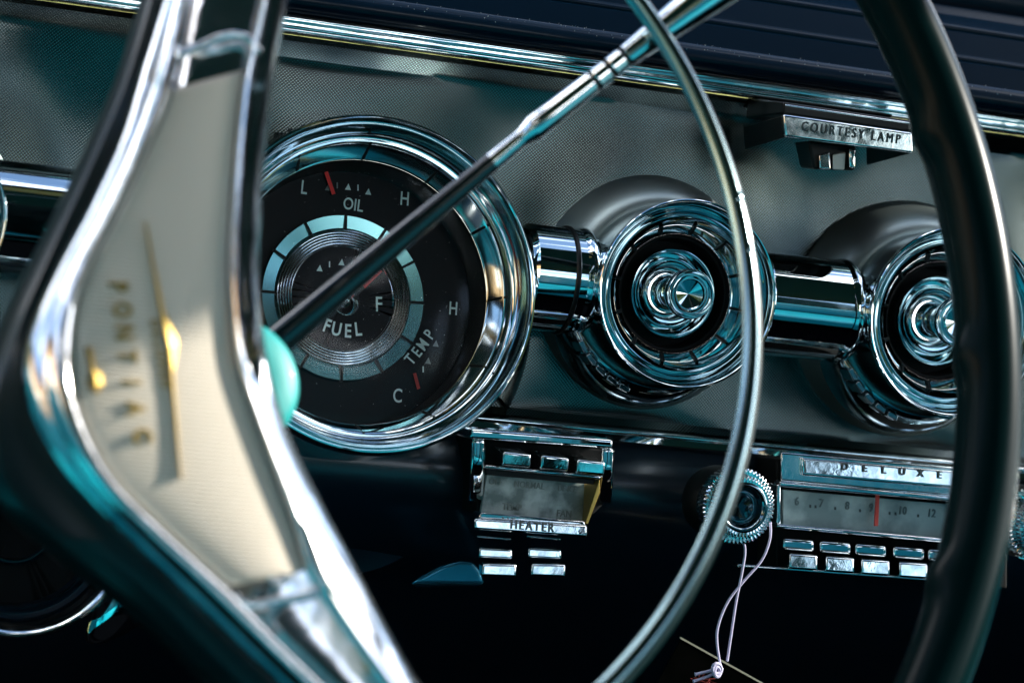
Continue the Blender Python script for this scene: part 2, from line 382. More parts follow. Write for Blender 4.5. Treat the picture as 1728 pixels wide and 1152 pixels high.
# ------------------------------------------------------------------ instrument cluster
AX = Vector((0, -math.cos(R(10)), math.sin(R(10))))
C0 = un(632, 476, -.045); k = scl(C0)
g = thing('instrument_gauge', 'large round gauge with oil, fuel and temp scales in a wide chrome bezel', 'gauge', frame(C0, AX))
GM = g.matrix_world.copy()
def P(*a): return [(r * k, z / 1000) for r, z in a]
prof = P((284, -45), (288, -14), (292, -6)) + [(r, z) for r, z in P(*arc(292, -6, 286, -.5, -.25, 5))] + P((283, -1.6), (281.5, -1.8)) \
     + P(*arc(281, -1.2, 274, -2.0, .3, 5)) + P(*arc(273, -3, 252, -10, .14, 10)) + P((250.5, -10.2), (250, -11.5))
lathe('bezel', prof, CLEAN, g, 160)
lathe('segment_band', P((249.6, -11.2), (247, -12), (234, -21), (231, -22)), CLEAN, g, 160)
lathe('dial_wall', P((231, -22.2), (229, -24), (226, -40)), MATTE, g, 128)
lathe('dial_face', P((227, -40), (150, -40), (60, -40), (0, -40)), DIAL, g, 96)
def to_local(px, py, z):
    n = AX; P0 = C0 + AX * z; return GM.inverted() @ unp(px, py, P0, n)
dc = [(629, 232), (743, 279), (817, 378), (834, 500), (795, 617), (702, 699), (583, 723), (504, 250)]
for i in range(12):
    a = R(90 + 2 - 30 * i)
    c, s = math.cos(a), math.sin(a)
    V = []
    for rr, z, w in ((251.5, -9.6, 2.6), (232, -20.5, 2.6)):
        for sgn in (-1, 1): V.append((rr * k * c - sgn * w * k * s, rr * k * s + sgn * w * k * c, z / 1000))
    for rr, z, w in ((251.5, -12.6, 2.6), (232, -23.5, 2.6)):
        for sgn in (-1, 1): V.append((rr * k * c - sgn * w * k * s, rr * k * s + sgn * w * k * c, z / 1000))
    o = new_mesh('divider', V, [(0, 1, 3, 2), (4, 6, 7, 5), (0, 2, 6, 4), (1, 5, 7, 3), (0, 4, 5, 1), (2, 3, 7, 6)], BLACK, g); bevel(o, .0002, 2)
# inner ring, centred where the photo shows it
ci = to_local(581, 501, -.036)
q = bpy.data.objects.new('inner_ring', None)
def shift(pr, dz=0): return pr
kr = scl(C0 - AX * .04)
def PI_(*a): return [(r * kr, z / 1000) for r, z in a]
def put(o, p): o.location = p; return o
put(lathe('segment_ring', PI_((142, -.0), (141, 2.6), (140, 3), (119, 2.2), (117, .2)), RINGM, g, 128), (ci.x, ci.y, -.040))
prof = [(117, 1)]
for i in range(6):
    r0 = 116 - i * 4.6; prof += [(r0, 1.4), (r0 - 1.2, 3.2), (r0 - 2.6, 3.2), (r0 - 3.8, 1.2)]
prof += [(88.5, 1.0), (88, .3)]
put(lathe('ribbed_ring', PI_(*prof), CHROME, g, 128, angle=20), (ci.x, ci.y, -.0398))
put(lathe('fuel_dial', PI_((88.5, .5), (0, .5)), DIAL, g, 64), (ci.x, ci.y, -.0398))
for i in range(12):
    a = R(90 + 2 - 30 * i); c, s = math.cos(a), math.sin(a); V = []
    for z in (1.0, 3.6):
        for rr in (142.5, 118):
            for sgn in (-1, 1): V.append((ci.x + rr * kr * c - sgn * 2.2 * kr * s, ci.y + rr * kr * s + sgn * 2.2 * kr * c, -.040 + z / 1000))
    new_mesh('divider', V, [(0, 1, 3, 2), (4, 6, 7, 5), (0, 2, 6, 4), (1, 5, 7, 3), (0, 4, 5, 1), (2, 3, 7, 6)], BLACK, g)
hub = to_local(587, 508, -.036)
put(lathe('hub_cone', PI_((24, 0), (24, 1.6), (22, 2.4), (0, 6.5)), CHROME, g, 48), (hub.x, hub.y, -.0395))
def gtext(s, px, py, ang, cap, m=LETTER, z=-.0394, bold=.01, sx=.72):
    p = to_local(px, py, z); M = Matrix.Translation((p.x, p.y, z)) @ Matrix.Rotation(R(ang), 4, 'Z')
    text('lettering', s, M, cap * kr, m, g, bold, .0001, sx, world=False)
gtext('L', 513, 316, -2, 24); gtext('H', 683, 335, 0, 24); gtext('H', 765, 520, 0, 23); gtext('C', 671, 667, 0, 24)
gtext('OIL', 596, 345, -3, 21, sx=.78)
for ch, x, y, a in (('F', 552, 549, -16), ('U', 568, 555, -8), ('E', 587, 558, 2), ('L', 604, 555, 10)): gtext(ch, x, y, a, 23, z=-.0391, bold=.02, sx=.78)
gtext('F', 639, 513, 4, 26, z=-.0391, sx=.8)
for ch, x, y, a in (('T', 692, 606, 54), ('E', 703, 594, 56), ('M', 713, 581, 58), ('P', 724, 564, 60)): gtext(ch, x, y, a, 20, bold=.012, sx=.78)
def mark(name, pts, m, z=-.0394):
    pp = [to_local(x, y, z) for x, y in pts]
    V = [(p.x, p.y, z) for p in pp] + [(p.x, p.y, z + .0002) for p in pp]; n = len(pts)
    return new_mesh(name, V, [tuple(range(n)), tuple(range(2 * n - 1, n - 1, -1))] + [(i, (i + 1) % n, (i + 1) % n + n, i + n) for i in range(n)], m, g, smooth=False)
for x, y, m, z in ((587, 316, LETTER, -.0394), (621, 324, LETTER, -.0394), (553, 317, FAINT, -.0394), (539, 453, LETTER, -.039), (576, 443, LETTER, -.039), (735, 580, FAINT, -.0394), (722, 609, FAINT, -.0394)):
    mark('triangle', [(x - 5, y + 4), (x + 5, y + 5), (x + 1, y - 6)], m, z)
for x, y, m, z in ((569, 313, FAINT, -.0394), (604, 317, LETTER, -.0394), (556, 446, LETTER, -.039), (714, 623, LETTER, -.0394)):
    mark('tick', [(x - 1, y - 5), (x + 1, y - 5), (x + 1, y + 5), (x - 1, y + 5)], m, z)
mark('needle', [(547, 291), (553, 289), (566, 327), (560, 329)], RED, -.0385)
mark('needle', [(637, 452), (645, 458), (616, 486), (611, 481)], RED, -.0380)
mark('needle', [(697, 630), (702, 629), (709, 655), (704, 657)], DULLRED, -.0385)
lathe('dial_glass', P(*arc(229, -23.2, .0, -20.2, -.012, 24)), GLASS, g, 96)
cb = Vector(C0) - AX * .047
# knurled cowl round the bezel, out of the panel
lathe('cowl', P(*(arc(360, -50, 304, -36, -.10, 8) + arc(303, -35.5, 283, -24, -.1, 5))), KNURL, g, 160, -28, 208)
# ------------------------------------------------------------------ knob pods
AY = Vector((0, -1, 0))
def lower_tray(parent, kk):
    """chrome crescent tray that cradles the pod from below, with rib blocks at its left"""
    V = []; Fc = []; n = 60; a0, a1 = 192, 322; prof_n = 9
    for i in range(n + 1):
        t = i / n; a = R(a0 + (a1 - a0) * t); w = (math.sin(math.pi * (t * .96 + .02))) ** .45
        for j in range(prof_n):
            u = j / (prof_n - 1)
            r = (158 + (34 * w) * (1 - abs(2 * u - 1) ** 2.2)) if False else 160 + 36 * w * math.sin(math.pi * u * .5)
            z = -.034 + .022 * w * math.cos(math.pi * u * .5)
            V.append((r * kk * math.cos(a) - .004, r * kk * math.sin(a) - .001, z))
    for i in range(n):
        for j in range(prof_n - 1): Fc.append((i * prof_n + j, (i + 1) * prof_n + j, (i + 1) * prof_n + j + 1, i * prof_n + j + 1))
    tr = new_mesh('lower_tray', V, Fc, DKCHROME, parent)
    for i in range(5):
        a = R(212 + i * 8.5); a2 = a + R(6.6); V = []
        for z in (-.020, -.0105):
            for rr, aa in ((172, a), (181, a), (181, a2), (172, a2)): V.append((rr * kk * math.cos(aa) - .004, rr * kk * math.sin(aa) - .001, z))
        o = new_mesh('rib', V, [(0, 1, 2, 3), (7, 6, 5, 4), (0, 4, 5, 1), (1, 5, 6, 2), (2, 6, 7, 3), (3, 7, 4, 0)], DKCHROME, parent); bevel(o, .0004, 2)
def make_pod(C, label):
    t = thing('knob_pod', label, 'dashboard knob', frame(C, AY), 'knob pods along the dashboard'); kk = scl(C)
    def Q(*a): return [(r * kk, z / 1000) for r, z in a]
    lathe('bezel', Q((152, -40), (154, -16), (157, -5)) + Q(*arc(158, -3, 160, 0, -.2, 4)) + Q(*arc(159, .3, 150, -5, -.15, 6)) + Q((149, -7)) + Q(*arc(147, -6.6, 141, -5.2, .3, 5)) + Q((139, -6.5)) + Q(*arc(137, -5.8, 131, -6.2, .35, 5)) + Q((130, -7.5), (119, -10.2), (117, -11)), CLEAN, t, 144)
    lathe('segment_band', Q((116.8, -11), (104, -14.2), (102, -15)), CLEAN, t, 144)
    for i in range(12):
        a = R(82 - 30 * i); c, s = math.cos(a), math.sin(a); V = []
        for dz in (0, -2.6):
            for rr, z in ((119, -9.2), (103, -13.2)):
                for sg in (-1, 1): V.append((rr * kk * c - sg * 2.4 * kk * s, rr * kk * s + sg * 2.4 * kk * c, (z + dz) / 1000))
        new_mesh('divider', V, [(0, 1, 3, 2), (4, 6, 7, 5), (0, 2, 6, 4), (1, 5, 7, 3), (0, 4, 5, 1), (2, 3, 7, 6)], BLACK, t)
    lathe('well', Q((102, -15), (98, -17), (95, -17.2), (93, -19), (90, -26), (60, -26)), MATTE, t, 96)
    lathe('flange', Q((72, -26), (76, -20), (76.5, -17.5)) + Q(*arc(76, -16.5, 70, -16.4, .35, 5)) + Q((69, -18), (67.5, -23.5), (62, -24), (60.5, -20.5)) + Q(*arc(60, -19.6, 55, -19.6, .35, 5)) + Q((54, -21)) + Q(*arc(53.5, -21.5, 34, -24, .10, 8)), CLEAN, t, 96)
    kb = lathe('knob', Q((34, -22), (30, -18), (26, -12)) + Q(*arc(26, -12, 38, -4, .18, 6)) + Q((42, -1)) + Q(*arc(43, .5, 40, 3, -.25, 5)) + Q(*arc(39, 3, 29, 1.8, .12, 4)) + Q((27.5, 2.2), (25.5, 2.2), (24, 1.1), (0, -.6)), CLEAN, t, 80)
    lathe('cowl', Q(*([(210, -52), (208, -48)] + arc(207, -47.5, 148, -27, -.10, 14) + [(140, -21)])), COWLM, t, 128)
    lower_tray(t, kk)
    return t
COWLM = mat('satin_cowl', (.28, .34, .34), 1, .42, bump=(1300, .00006, .5))
podc = [un(1162, 496, -.05), un(1615, 543, -.05)]
pd = [make_pod(podc[0], 'chrome ringed knob pod left of the horn ring, its whole face in view'),
      make_pod(podc[1], 'chrome ringed knob pod half hidden behind the dark rim')]
# tubes on one axis between the pods
z_t = (podc[0].z + podc[1].z) / 2; RT_ = 88 * scl(Vector((podc[0].x, -.022, z_t)))
def tube(px0, px1, label, extra=None):
    x0, x1 = un(px0, 480, -.022).x, un(px1, 500, -.022).x
    t = thing('chrome_tube', label, 'chrome tube', frame(Vector((x0, -.022, z_t)), Vector((1, 0, 0)), Vector((0, 0, 1))), 'chrome tubes between the round pods')
    L = x1 - x0
    lathe('tube_body', [(RT_ * .9, 0), (RT_, .002), (RT_, L - .006)] + arc(RT_, L - .006, RT_ * .96, L, -.2, 4) + [(RT_ * .9, L + .0002)], CLEAN, t, 96)
    lathe('neck', [(RT_ * .89, L - .0002)] + arc(RT_ * .86, L, RT_ * .70, L + .005, .15, 6) + [(RT_ * .66, L + .008)], CLEAN, t, 96)
    return t, L
t1, L = tube(873, 985, 'short ribbed chrome tube joining large gauge and first knob pod')
lathe('joint_ring', [(RT_ * 1.0, L * .60), (RT_ * 1.035, L * .62), (RT_ * 1.035, L * .66), (RT_ * 1.0, L * .68)], BLACK, t1, 96)
tube(1270, 1430, 'plain chrome tube between the two knob pods')
tube(-60, 190, 'chrome tube left of the steering wheel bar, at the left edge')
# left pod whose rim just enters the picture
make_pod(un(-150, 360, -.05), 'chrome pod rim peeking in at the left edge above the spoke')
bpy.context.view_layer.update()

# lower left vent pod
vc = un(40, 895, -.04)
vent = thing('round_air_vent', 'round dark vent with chrome rings at lower left under spoke', 'air vent', frame(vc, AY)); kv = scl(vc)
def Q(*a): return [(r * kv, z / 1000) for r, z in a]
lathe('outer_ring', Q((182, -40), (184, -6)) + Q(*arc(184, -4, 176, 0, -.2, 5)) + Q(*arc(175, 0, 158, -9, -.1, 6)), CHROME_OLD, vent, 128)
lathe('inner_ring', Q((156, -12), (150, -14)) + Q(*arc(149, -14, 136, -15, .25, 6)) + Q((134, -20)), NAVY, vent, 128)
lathe('back_plate', Q((157, -20), (0, -24)), MATTE, vent, 64)
lathe('hub_ring', Q((70, -23)) + Q(*arc(68, -20, 60, -20, .3, 5)) + Q((58, -23)), NAVY, vent, 64)
lev = new_mesh('vent_lever', [], [], CHROME)
bpy.data.objects.remove(lev)
pp = spline([(148, 1080, -.020, .0004), (154, 1074, -.022, .0030), (170, 1058, -.026, .0062), (195, 1033, -.030, .0090), (230, 998, -.032, .0105), (270, 960, -.03, .009), (300, 930, -.02, .004)], 8)
tag(sweep('vent_lever', [un(*q_[:3]) for q_ in pp], [q_[3] for q_ in pp], CHROME, n=40, angle=80), 'smooth chrome lever tip beside the round vent at lower left', 'lever')

SKYBLUE = mat('sky_reflection_blue', (.06, .34, .50), .7, .25, coat=.5)  # blue of the reflected sky put into the bracket's colour
# painted housing under the big gauge
hc = un(574, 744, .014); kh = scl(hc)
hs = lathe('column_housing', [(235 * kh, -.05), (233 * kh, -.006), (226 * kh, .003)] + arc(224 * kh, .004, 120 * kh, .012, .04, 8) + [(0, .014)], NAVY, None, 128)
hs.matrix_world = frame(hc, AY); tag(hs, 'dark navy rounded housing below the large gauge', 'column housing')
br = hexa('lower_bracket', [(690, 985), (712, 970), (742, 954), (775, 945), (798, 946), (812, 962), (818, 986)], -.02, [(700, 990), (720, 975), (745, 962), (775, 955), (795, 956), (806, 965), (812, 990)], .01, SKYBLUE, None, .002, 4)
tag(br, 'small bracket under the heater levers, reflected sky blue put into its colour', 'bracket')

# ------------------------------------------------------------------ courtesy lamp
cl = thing('courtesy_lamp', 'chrome courtesy lamp with lettered plate under the upper trim', 'lamp')
hexa('face_plate', [(1322, 193), (1540, 224), (1541, 259), (1325, 231)], -.060, [(1318, 193), (1536, 224), (1537, 259), (1321, 231)], -.056, CHROME_OLD, cl, .0009)
M = frame(un(1437, 224, -.0603), AY); M = M @ Matrix.Rotation(0, 4, 'Z')
text('lettering', 'COURTESY LAMP', M, 17 * .00023, INK, cl, .0, .0003, .74, space=1.5)
hexa('bracket', [(1321, 196), (1325, 230), (1322, 233), (1318, 196)], -.0565, [(1258, 214), (1260, 252), (1257, 253), (1254, 214)], -.008, BLACK, cl, .0004)
hexa('bracket', [(1532, 228), (1537, 258), (1534, 260), (1528, 228)], -.0555, [(1466, 238), (1467, 278), (1462, 278), (1461, 238)], -.008, BLACK, cl, .0004)
hexa('mounting_shelf', [(1322, 172), (1545, 205), (1540, 223), (1322, 192)], -.0555, [(1262, 165), (1500, 200), (1470, 228), (1258, 200)], -.006, BLACK, cl, .0008)
hexa('shelf_rib', [(1325, 176), (1545, 208), (1545, 211), (1325, 179)], -.057, [(1325, 176), (1545, 208), (1545, 211), (1325, 179)], -.0558, CHROME_OLD, cl, .0003)
hexa('lens_frame', [(1364, 237), (1445, 246), (1443, 288), (1373, 286)], -.045, [(1340, 240), (1420, 249), (1420, 285), (1350, 283)], -.025, BLACK, cl, .001)
hexa('lens', [(1382, 262), (1400, 256), (1402, 286), (1383, 285)], -.0475, [(1382, 260), (1400, 256), (1402, 286), (1383, 285)], -.0452, CHROME, cl, .0006)
hexa('lens', [(1405, 261), (1427, 258), (1425, 287), (1405, 286)], -.0475, [(1405, 260), (1427, 256), (1425, 287), (1405, 286)], -.0452, LENSM, cl, .0006)
hexa('switch_tab', [(1432, 250), (1444, 252), (1443, 285), (1433, 284)], -.050, [(1432, 250), (1444, 252), (1443, 285), (1433, 284)], -.0452, CHROME, cl, .001)

# ------------------------------------------------------------------ heater control
ht = thing('heater_control', 'chrome heater control with three keys, grey display and four lever tips', 'heater control')
YH = -.045
prism('back_box', [(800, 740), (1030, 757), (1020, 850), (985, 885), (805, 868)], YH + .012, .03, MATTE, ht, .001)
prism('top_bar', [(794, 723), (1035, 741), (1035, 757), (794, 740)], YH - .004, .02, CHROME, ht, .0012, 5)
def leg(x0, x1, y0, y1):
    V = []; Fc = []; n = 18
    for i in range(n + 1):
        t = i / n; yy = y0 + (y1 - y0) * t; dep = YH - .003 + .016 * max(0, (t - .25) / .75) ** 2.2
        for j in range(7):
            u = j / 6; V.append(un(x0 + (x1 - x0) * u - 6 * t ** 2, yy, dep + .0010 * abs(2 * u - 1) ** 3))
    for i in range(n):
        for j in range(6): Fc.append((i * 7 + j, i * 7 + j + 1, (i + 1) * 7 + j + 1, (i + 1) * 7 + j))
    o = new_mesh('side_leg', V, Fc, CHROME); m = o.modifiers.new('solid', 'SOLIDIFY'); m.thickness = .0025; m.offset = 1 if False else -1; keep(o, ht)
leg(795, 819, 741, 850); leg(1014, 1037, 757, 850)
prism('middle_bar', [(819, 784), (1014, 803), (1014, 809), (819, 790)], YH - .002, .012, CHROME, ht, .0006)
for (x, y) in ((849, 762), (913, 768), (974, 775)):
    ww = 47
    hexa('key', [(x, y), (x + ww, y + 5), (x + ww - 1, y + 27), (x, y + 23)], YH - .007, [(x - 20, y - 12), (x + ww - 20, y - 7), (x + ww - 18, y + 26), (x - 18, y + 22)], YH + .011, CHROME_OLD, ht, .0009, tilt=-.12)
prism('display', [(822, 800), (986, 815), (984, 880), (812, 862)], YH + .009, .002, DISP, ht, 0)
hexa('display_side', [(1012, 808), (1013, 830), (992, 884), (988, 882)], YH - .0015, [(986, 815), (990, 820), (984, 880), (982, 880)], YH + .010, GOLD, ht, .0004)
prism('display_hood', [(819, 791), (1013, 809), (1009, 818), (820, 801)], YH + .002, .006, BLACK, ht, .0003)
def ptext(s, px, py, y, cap, m, parent, sx=.85, bold=.01, depth=.0003, space=1.05):
    M = frame(un(px, py, y), AY if s != 'HEATER' else Vector((0, -1, .13))); return text('lettering', s, M, cap * .00023, m, parent, bold, depth, sx, space=space)
ptext('OFF', 836, 812, YH + .0088, 11, FAINT, ht); ptext('NORMAL', 893, 818, YH + .0088, 11, FAINT, ht); ptext('DE-ICE', 957, 824, YH + .0088, 11, FAINT, ht, sx=.7)
ptext('TEMP', 864, 855, YH + .0088, 12, FAINT, ht); ptext('FAN', 952, 866, YH + .0088, 12, FAINT, ht)
NB = [(800, 874), (992, 886), (991, 906), (801, 893)]
hexa('name_bar', NB, YH - .008, NB, YH, CHROME_OLD, ht, .001, tilt=.13)
prism('upper_lip', [(812, 864), (986, 879), (990, 887), (808, 874)], YH - .002, .01, CHROME, ht, .0006)
ptext('HEATER', 898, 887, YH - .0077, 15, INK, ht, .86, .012, .0006, 1.3)
for x in (0, 84):
    hexa('lever_stem', [(805 + x, 903), (862 + x, 908), (862 + x, 911), (805 + x, 906)], YH - .002, [(805 + x, 903), (862 + x, 908), (862 + x, 911), (805 + x, 906)], YH + .01, CHROME, ht, .0003)
for x in (0, 83):
    hexa('lever_tip', [(809 + x, 924), (865 + x, 927), (865 + x, 943), (808 + x, 940)], YH - .006, [(806 + x, 920), (862 + x, 922), (862 + x, 942), (806 + x, 940)], YH + .006, CHROME_OLD, ht, .0008, tilt=.13)
    hexa('lever_tip', [(815 + x, 951), (873 + x, 952), (871 + x, 973), (813 + x, 971)], YH - .010, [(808 + x, 946), (866 + x, 947), (866 + x, 971), (808 + x, 970)], YH + .004, CHROME_OLD, ht, .0009, tilt=.13)

# ------------------------------------------------------------------ radio
rd = thing('car_radio', 'chrome push button radio with grey tuner scale and red needle', 'radio')
YR = -.045
def ln(x0, y0, x1, y1, w): return [(x0, y0), (x1, y1), (x1, y1 + w), (x0, y0 + w)]
sR = .088
def row(x0, x1, y, w): return ln(x0, y + (x0 - 1320) * sR, x1, y + (x1 - 1320) * sR, w)
prism('back_box', row(1310, 1700, 775, 185), YR + .014, .02, MATTE, rd, .001)
hexa('header', row(1317, 1700, 762, 50), YR + .0016, row(1317, 1700, 762, 50), YR + .014, CHROME_OLD, rd, .001)
prism('name_plate_frame', row(1354, 1690, 769, 30), YR - .0005, .0024, CHROME, rd, .0008)
hexa('name_plate', row(1360, 1686, 773, 21), YR - .0020, row(1360, 1686, 773, 21), YR - .0004, CHROME_OLD, rd, .0002, tilt=.12)
for ch, x in (('D', 1425), ('E', 1459), ('L', 1491), ('U', 1522), ('X', 1553), ('E', 1585)):
    ptext(ch, x, 779 + (x - 1320) * sR - 2, YR - .0016, 13, INK, rd, 1.0, .02, .0008)
prism('scale_lip', row(1316, 1700, 812, 9), YR - .001, .006, CHROME, rd, .0007)
prism('tuner_scale', row(1322, 1700, 826, 58), YR + .010, .002, RDISP, rd, 0)
prism('scale_edge', row(1311, 1318, 818, 66), YR, .012, CHROME, rd, .0006)
for s, x in (('6', 1345), ('7', 1386), ('8', 1430), ('9', 1470), ('10', 1523), ('12', 1572), ('14', 1620)):
    ptext(s, x, 845 + (x - 1345) * sR, YR + .0098, 15, FADEDINK, rd, .8, .01)
for x in (1366, 1375, 1408, 1450, 1500, 1510, 1548):
    prism('dot', row(x, x + 3, 847, 5), YR + .0098, .0003, INK, rd, 0)
prism('needle', [(1480, 820), (1485, 820), (1482, 887), (1476, 887)], YR + .006, .001, DULLRED, rd, 0)
prism('trim_bar', row(1312, 1700, 884, 7), YR - .002, .012, CHROME, rd, .0007)
for i, x in enumerate((1321, 1383, 1443, 1507, 1566, 1628)):
    y = 907 + (x - 1320) * .075
    hexa('button_back', [(x, y), (x + 53, y + 4), (x + 53, y + 24), (x, y + 20)], YR + .000, [(x - 3, y - 2), (x + 50, y + 2), (x + 50, y + 24), (x - 3, y + 20)], YR + .014, CHROME, rd, .0013, 4)
    x += 12; y += 27
    hexa('button', [(x, y), (x + 48, y + 3), (x + 47, y + 28), (x - 1, y + 25)], YR - .008, [(x - 6, y - 3), (x + 42, y), (x + 42, y + 26), (x - 6, y + 23)], YR + .008, CHROME_OLD, rd, .0009, tilt=.13)
prism('bottom_strip', [(1245, 951), (1600, 977), (1600, 983), (1245, 957)], YR + .002, .006, CHROME, rd, .0006)
# serrated radio knobs
def make_knob(C, label, big=True):
    t = thing('radio_knob', label, 'knob', frame(C, AY), 'serrated knobs of the radio'); kk = scl(C)
    def Q(*a): return [(r * kk, z / 1000) for r, z in a]
    def gear(name, r, z0, z1, depth, nt, m, inner):
        V = []; Fc = []; n = nt * 4
        rings = [(r * .96, z0), (r, z0 + .4), (r, z1 - .5), (r - 3.0, z1), (inner, z1 - .15)]
        for q_, (rr, z) in enumerate(rings):
            for i in range(n):
                ph = i % 4; dd = depth if (ph in (2, 3) and q_ < 4) else 0
                a = 2 * math.pi * i / n; V.append(((rr - dd) * kk * math.cos(a), (rr - dd) * kk * math.sin(a), z / 1000))
        for q_ in range(len(rings) - 1):
            for i in range(n): Fc.append((q_ * n + i, q_ * n + (i + 1) % n, (q_ + 1) * n + (i + 1) % n, (q_ + 1) * n + i))
        return new_mesh(name, V, Fc, m, t, smooth=False)
    lathe('base', Q((62, -30), (62, -20), (58, -17), (50, -16)), BLACK, t, 72)
    gear('rear_ring', 66, -12, -5, 3, 54, CHROME_OLD, 54)
    gear('front_ring', 54, -5, 0, 4, 50, CHROME_OLD, 43)
    lathe('face', Q((43.2, -.2)) + Q(*arc(43, -.2, 30, -3, -.12, 6)) + Q(*arc(29.5, -2.6, 19, -1.2, .2, 6)) + Q((18, -1.6), (0, -6)), DKCHROME, t, 72)
    return t
make_knob(un(1256, 856, -.068), 'serrated chrome radio knob with string looped behind it')
make_knob(un(1772, 888, -.068), 'serrated chrome knob peeking out right of dark rim')

# ------------------------------------------------------------------ string and card
def path(pts, y): return [un(*p, y) for p in spline(pts, 10)]
st = thing('white_string', 'pale string loop hanging from the left radio knob, knotted below', 'string')
YS = -.060
for pts in ([(1248, 895), (1257, 925), (1253, 960), (1243, 1010), (1236, 1055), (1227, 1115)],
            [(1300, 880), (1299, 910), (1285, 945), (1255, 980), (1228, 1015), (1212, 1055), (1210, 1085), (1216, 1125)]):
    p = path(pts, YS); sweep('strand', p, [.00052] * len(p), STRING, st, n=10)
for pts in ([(1214, 1128), (1195, 1132), (1173, 1137)], [(1214, 1132), (1195, 1140), (1170, 1149)]):
    p = path(pts, YS); sweep('loose_end', p, [.0006] * (len(p) - 1) + [.0009], STRING, st, n=10)
kp = [un(1210 + 8 * math.cos(a * 1.0) * (1 - a / 40), 1130 + 9 * math.sin(a) + (a - 9) * .4, YS - .001 - .001 * math.sin(a * .5)) for a in [i * .5 for i in range(38)]]
sweep('knot', kp, [.0008] * len(kp), STRING, st, n=8)
cdp = [(1150, 1076), (1310, 1165), (1260, 1260), (1100, 1170)]
cdt = thing('hanging_card', 'dark card with pale top edge behind the string knot', 'card')
prism('card', cdp, -.055, .0006, CARD, cdt, 0)
prism('card_edge', [(1149, 1074), (1311, 1164), (1310, 1167), (1148, 1077)], -.0552, .001, CARDEDGE, cdt, 0)
tv = []
for i in range(60):
    a = random.uniform(0, 6.28); L_ = random.uniform(8, 26); x, y = 1180 + random.uniform(-10, 14), 1150 + random.uniform(-6, 10)
    tv.append(((x, y), (x + L_ * math.cos(a), y + L_ * .6 * math.sin(a)), (x + L_ * math.cos(a) + .8, y + L_ * .6 * math.sin(a) + .8)))
V = []; Fc = []
for i, tri in enumerate(tv):
    for q_ in tri: V.append(un(q_[0], q_[1], -.056 - random.random() * .002))
    Fc.append((3 * i, 3 * i + 1, 3 * i + 2))
keep(tag(new_mesh('red_tuft', V, Fc, REDFUZZ, smooth=False), kind='stuff'), cdt)

DUSTM = mat('pale_dust', (.6, .62, .6), 0, .9)
V = []; Fc = []
for i in range(520):
    x = random.uniform(-.16, .34); t = random.random(); yy = .034 + .03 * t; a_ = R(20 + 75 * t)
    c_ = Vector((x, .046 - .0122 * math.cos(a_), (zA0 + .057) + .0122 * math.sin(a_))) if random.random() < .6 else Vector((x, -.017 - .0057 * math.cos(a_), zA0 + .0064 + .0057 * math.sin(a_)))
    w_ = random.uniform(.00008, .00028); b_ = len(V)
    V += [c_ + Vector((-w_, 0, 0)), c_ + Vector((w_ * .6, 0, -w_)), c_ + Vector((w_ * .5, -w_ * .5, w_))]; Fc.append((b_, b_ + 1, b_ + 2))
tag(new_mesh('dust', V, Fc, DUSTM, dash, smooth=False), kind='stuff')
V = []; Fc = []
for i in range(160):
    a_ = random.uniform(0, 2 * math.pi); r_ = 225 * k * math.sqrt(random.random()); z_ = -.0231 + .0030 * (1 - (r_ / (229 * k)) ** 2) + .00035; w_ = random.uniform(.00007, .0002); b_ = len(V)
    cx_, cy_ = r_ * math.cos(a_), r_ * math.sin(a_); V += [(cx_ - w_, cy_, z_), (cx_ + w_, cy_ - w_ * .6, z_), (cx_ + w_ * .3, cy_ + w_, z_)]; Fc.append((b_, b_ + 1, b_ + 2))
tag(new_mesh('dust', V, Fc, DUSTM, g, smooth=False), kind='stuff')

# ------------------------------------------------------------------ steering wheel
TAU = .2924; NW = Vector((0, -math.cos(TAU), math.sin(TAU))); HW = un(415.7, 458, -.22); BW = Vector((0, math.sin(TAU), math.cos(TAU)))
sw = thing('steering_wheel', 'steering wheel with dark rim, thin horn ring and champagne centre bar', 'steering wheel', frame(HW, NW))
def torus_tube(name, R0, off, ra, rb, m, n=256, rot=0, bumps=None):
    V = []; Fc = []; c = 28
    for i in range(n):
        a = 2 * math.pi * i / n
        for j in range(c):
            b = 2 * math.pi * j / c; inn = max(0, -math.cos(b)) ** 3
            ex = ra * (bumps[1] * inn * max(0, math.cos(bumps[0] * a)) ** 6.0) if bumps else 0
            dr = (ra + ex) * math.cos(b); dz = rb * math.sin(b)
            dr2 = dr * math.cos(rot) - dz * math.sin(rot); dz2 = dr * math.sin(rot) + dz * math.cos(rot)
            V.append(((R0 + dr2) * math.cos(a), (R0 + dr2) * math.sin(a), off + dz2))
    for i in range(n):
        for j in range(c):
            Fc.append((i * c + j, ((i + 1) % n) * c + j, ((i + 1) % n) * c + (j + 1) % c, i * c + (j + 1) % c))
    return new_mesh(name, V, Fc, m, sw)
torus_tube('rim', .2590, -.0039, .0108, .0125, RIMM, 640, 0, (20, .22))
torus_tube('rim_highlight', .2694, -.0039 + .002, .0010, .0012, CHROME, 320)  # bead added to stand in for the thin highlight along the rim
hr = torus_tube('horn_ring', .1692, 0, .0030, .0020, HORNM, 320, .5)
torus_tube('horn_ring_back', .1718, -.0036, .0030, .0024, TEALDK, 320, .2)
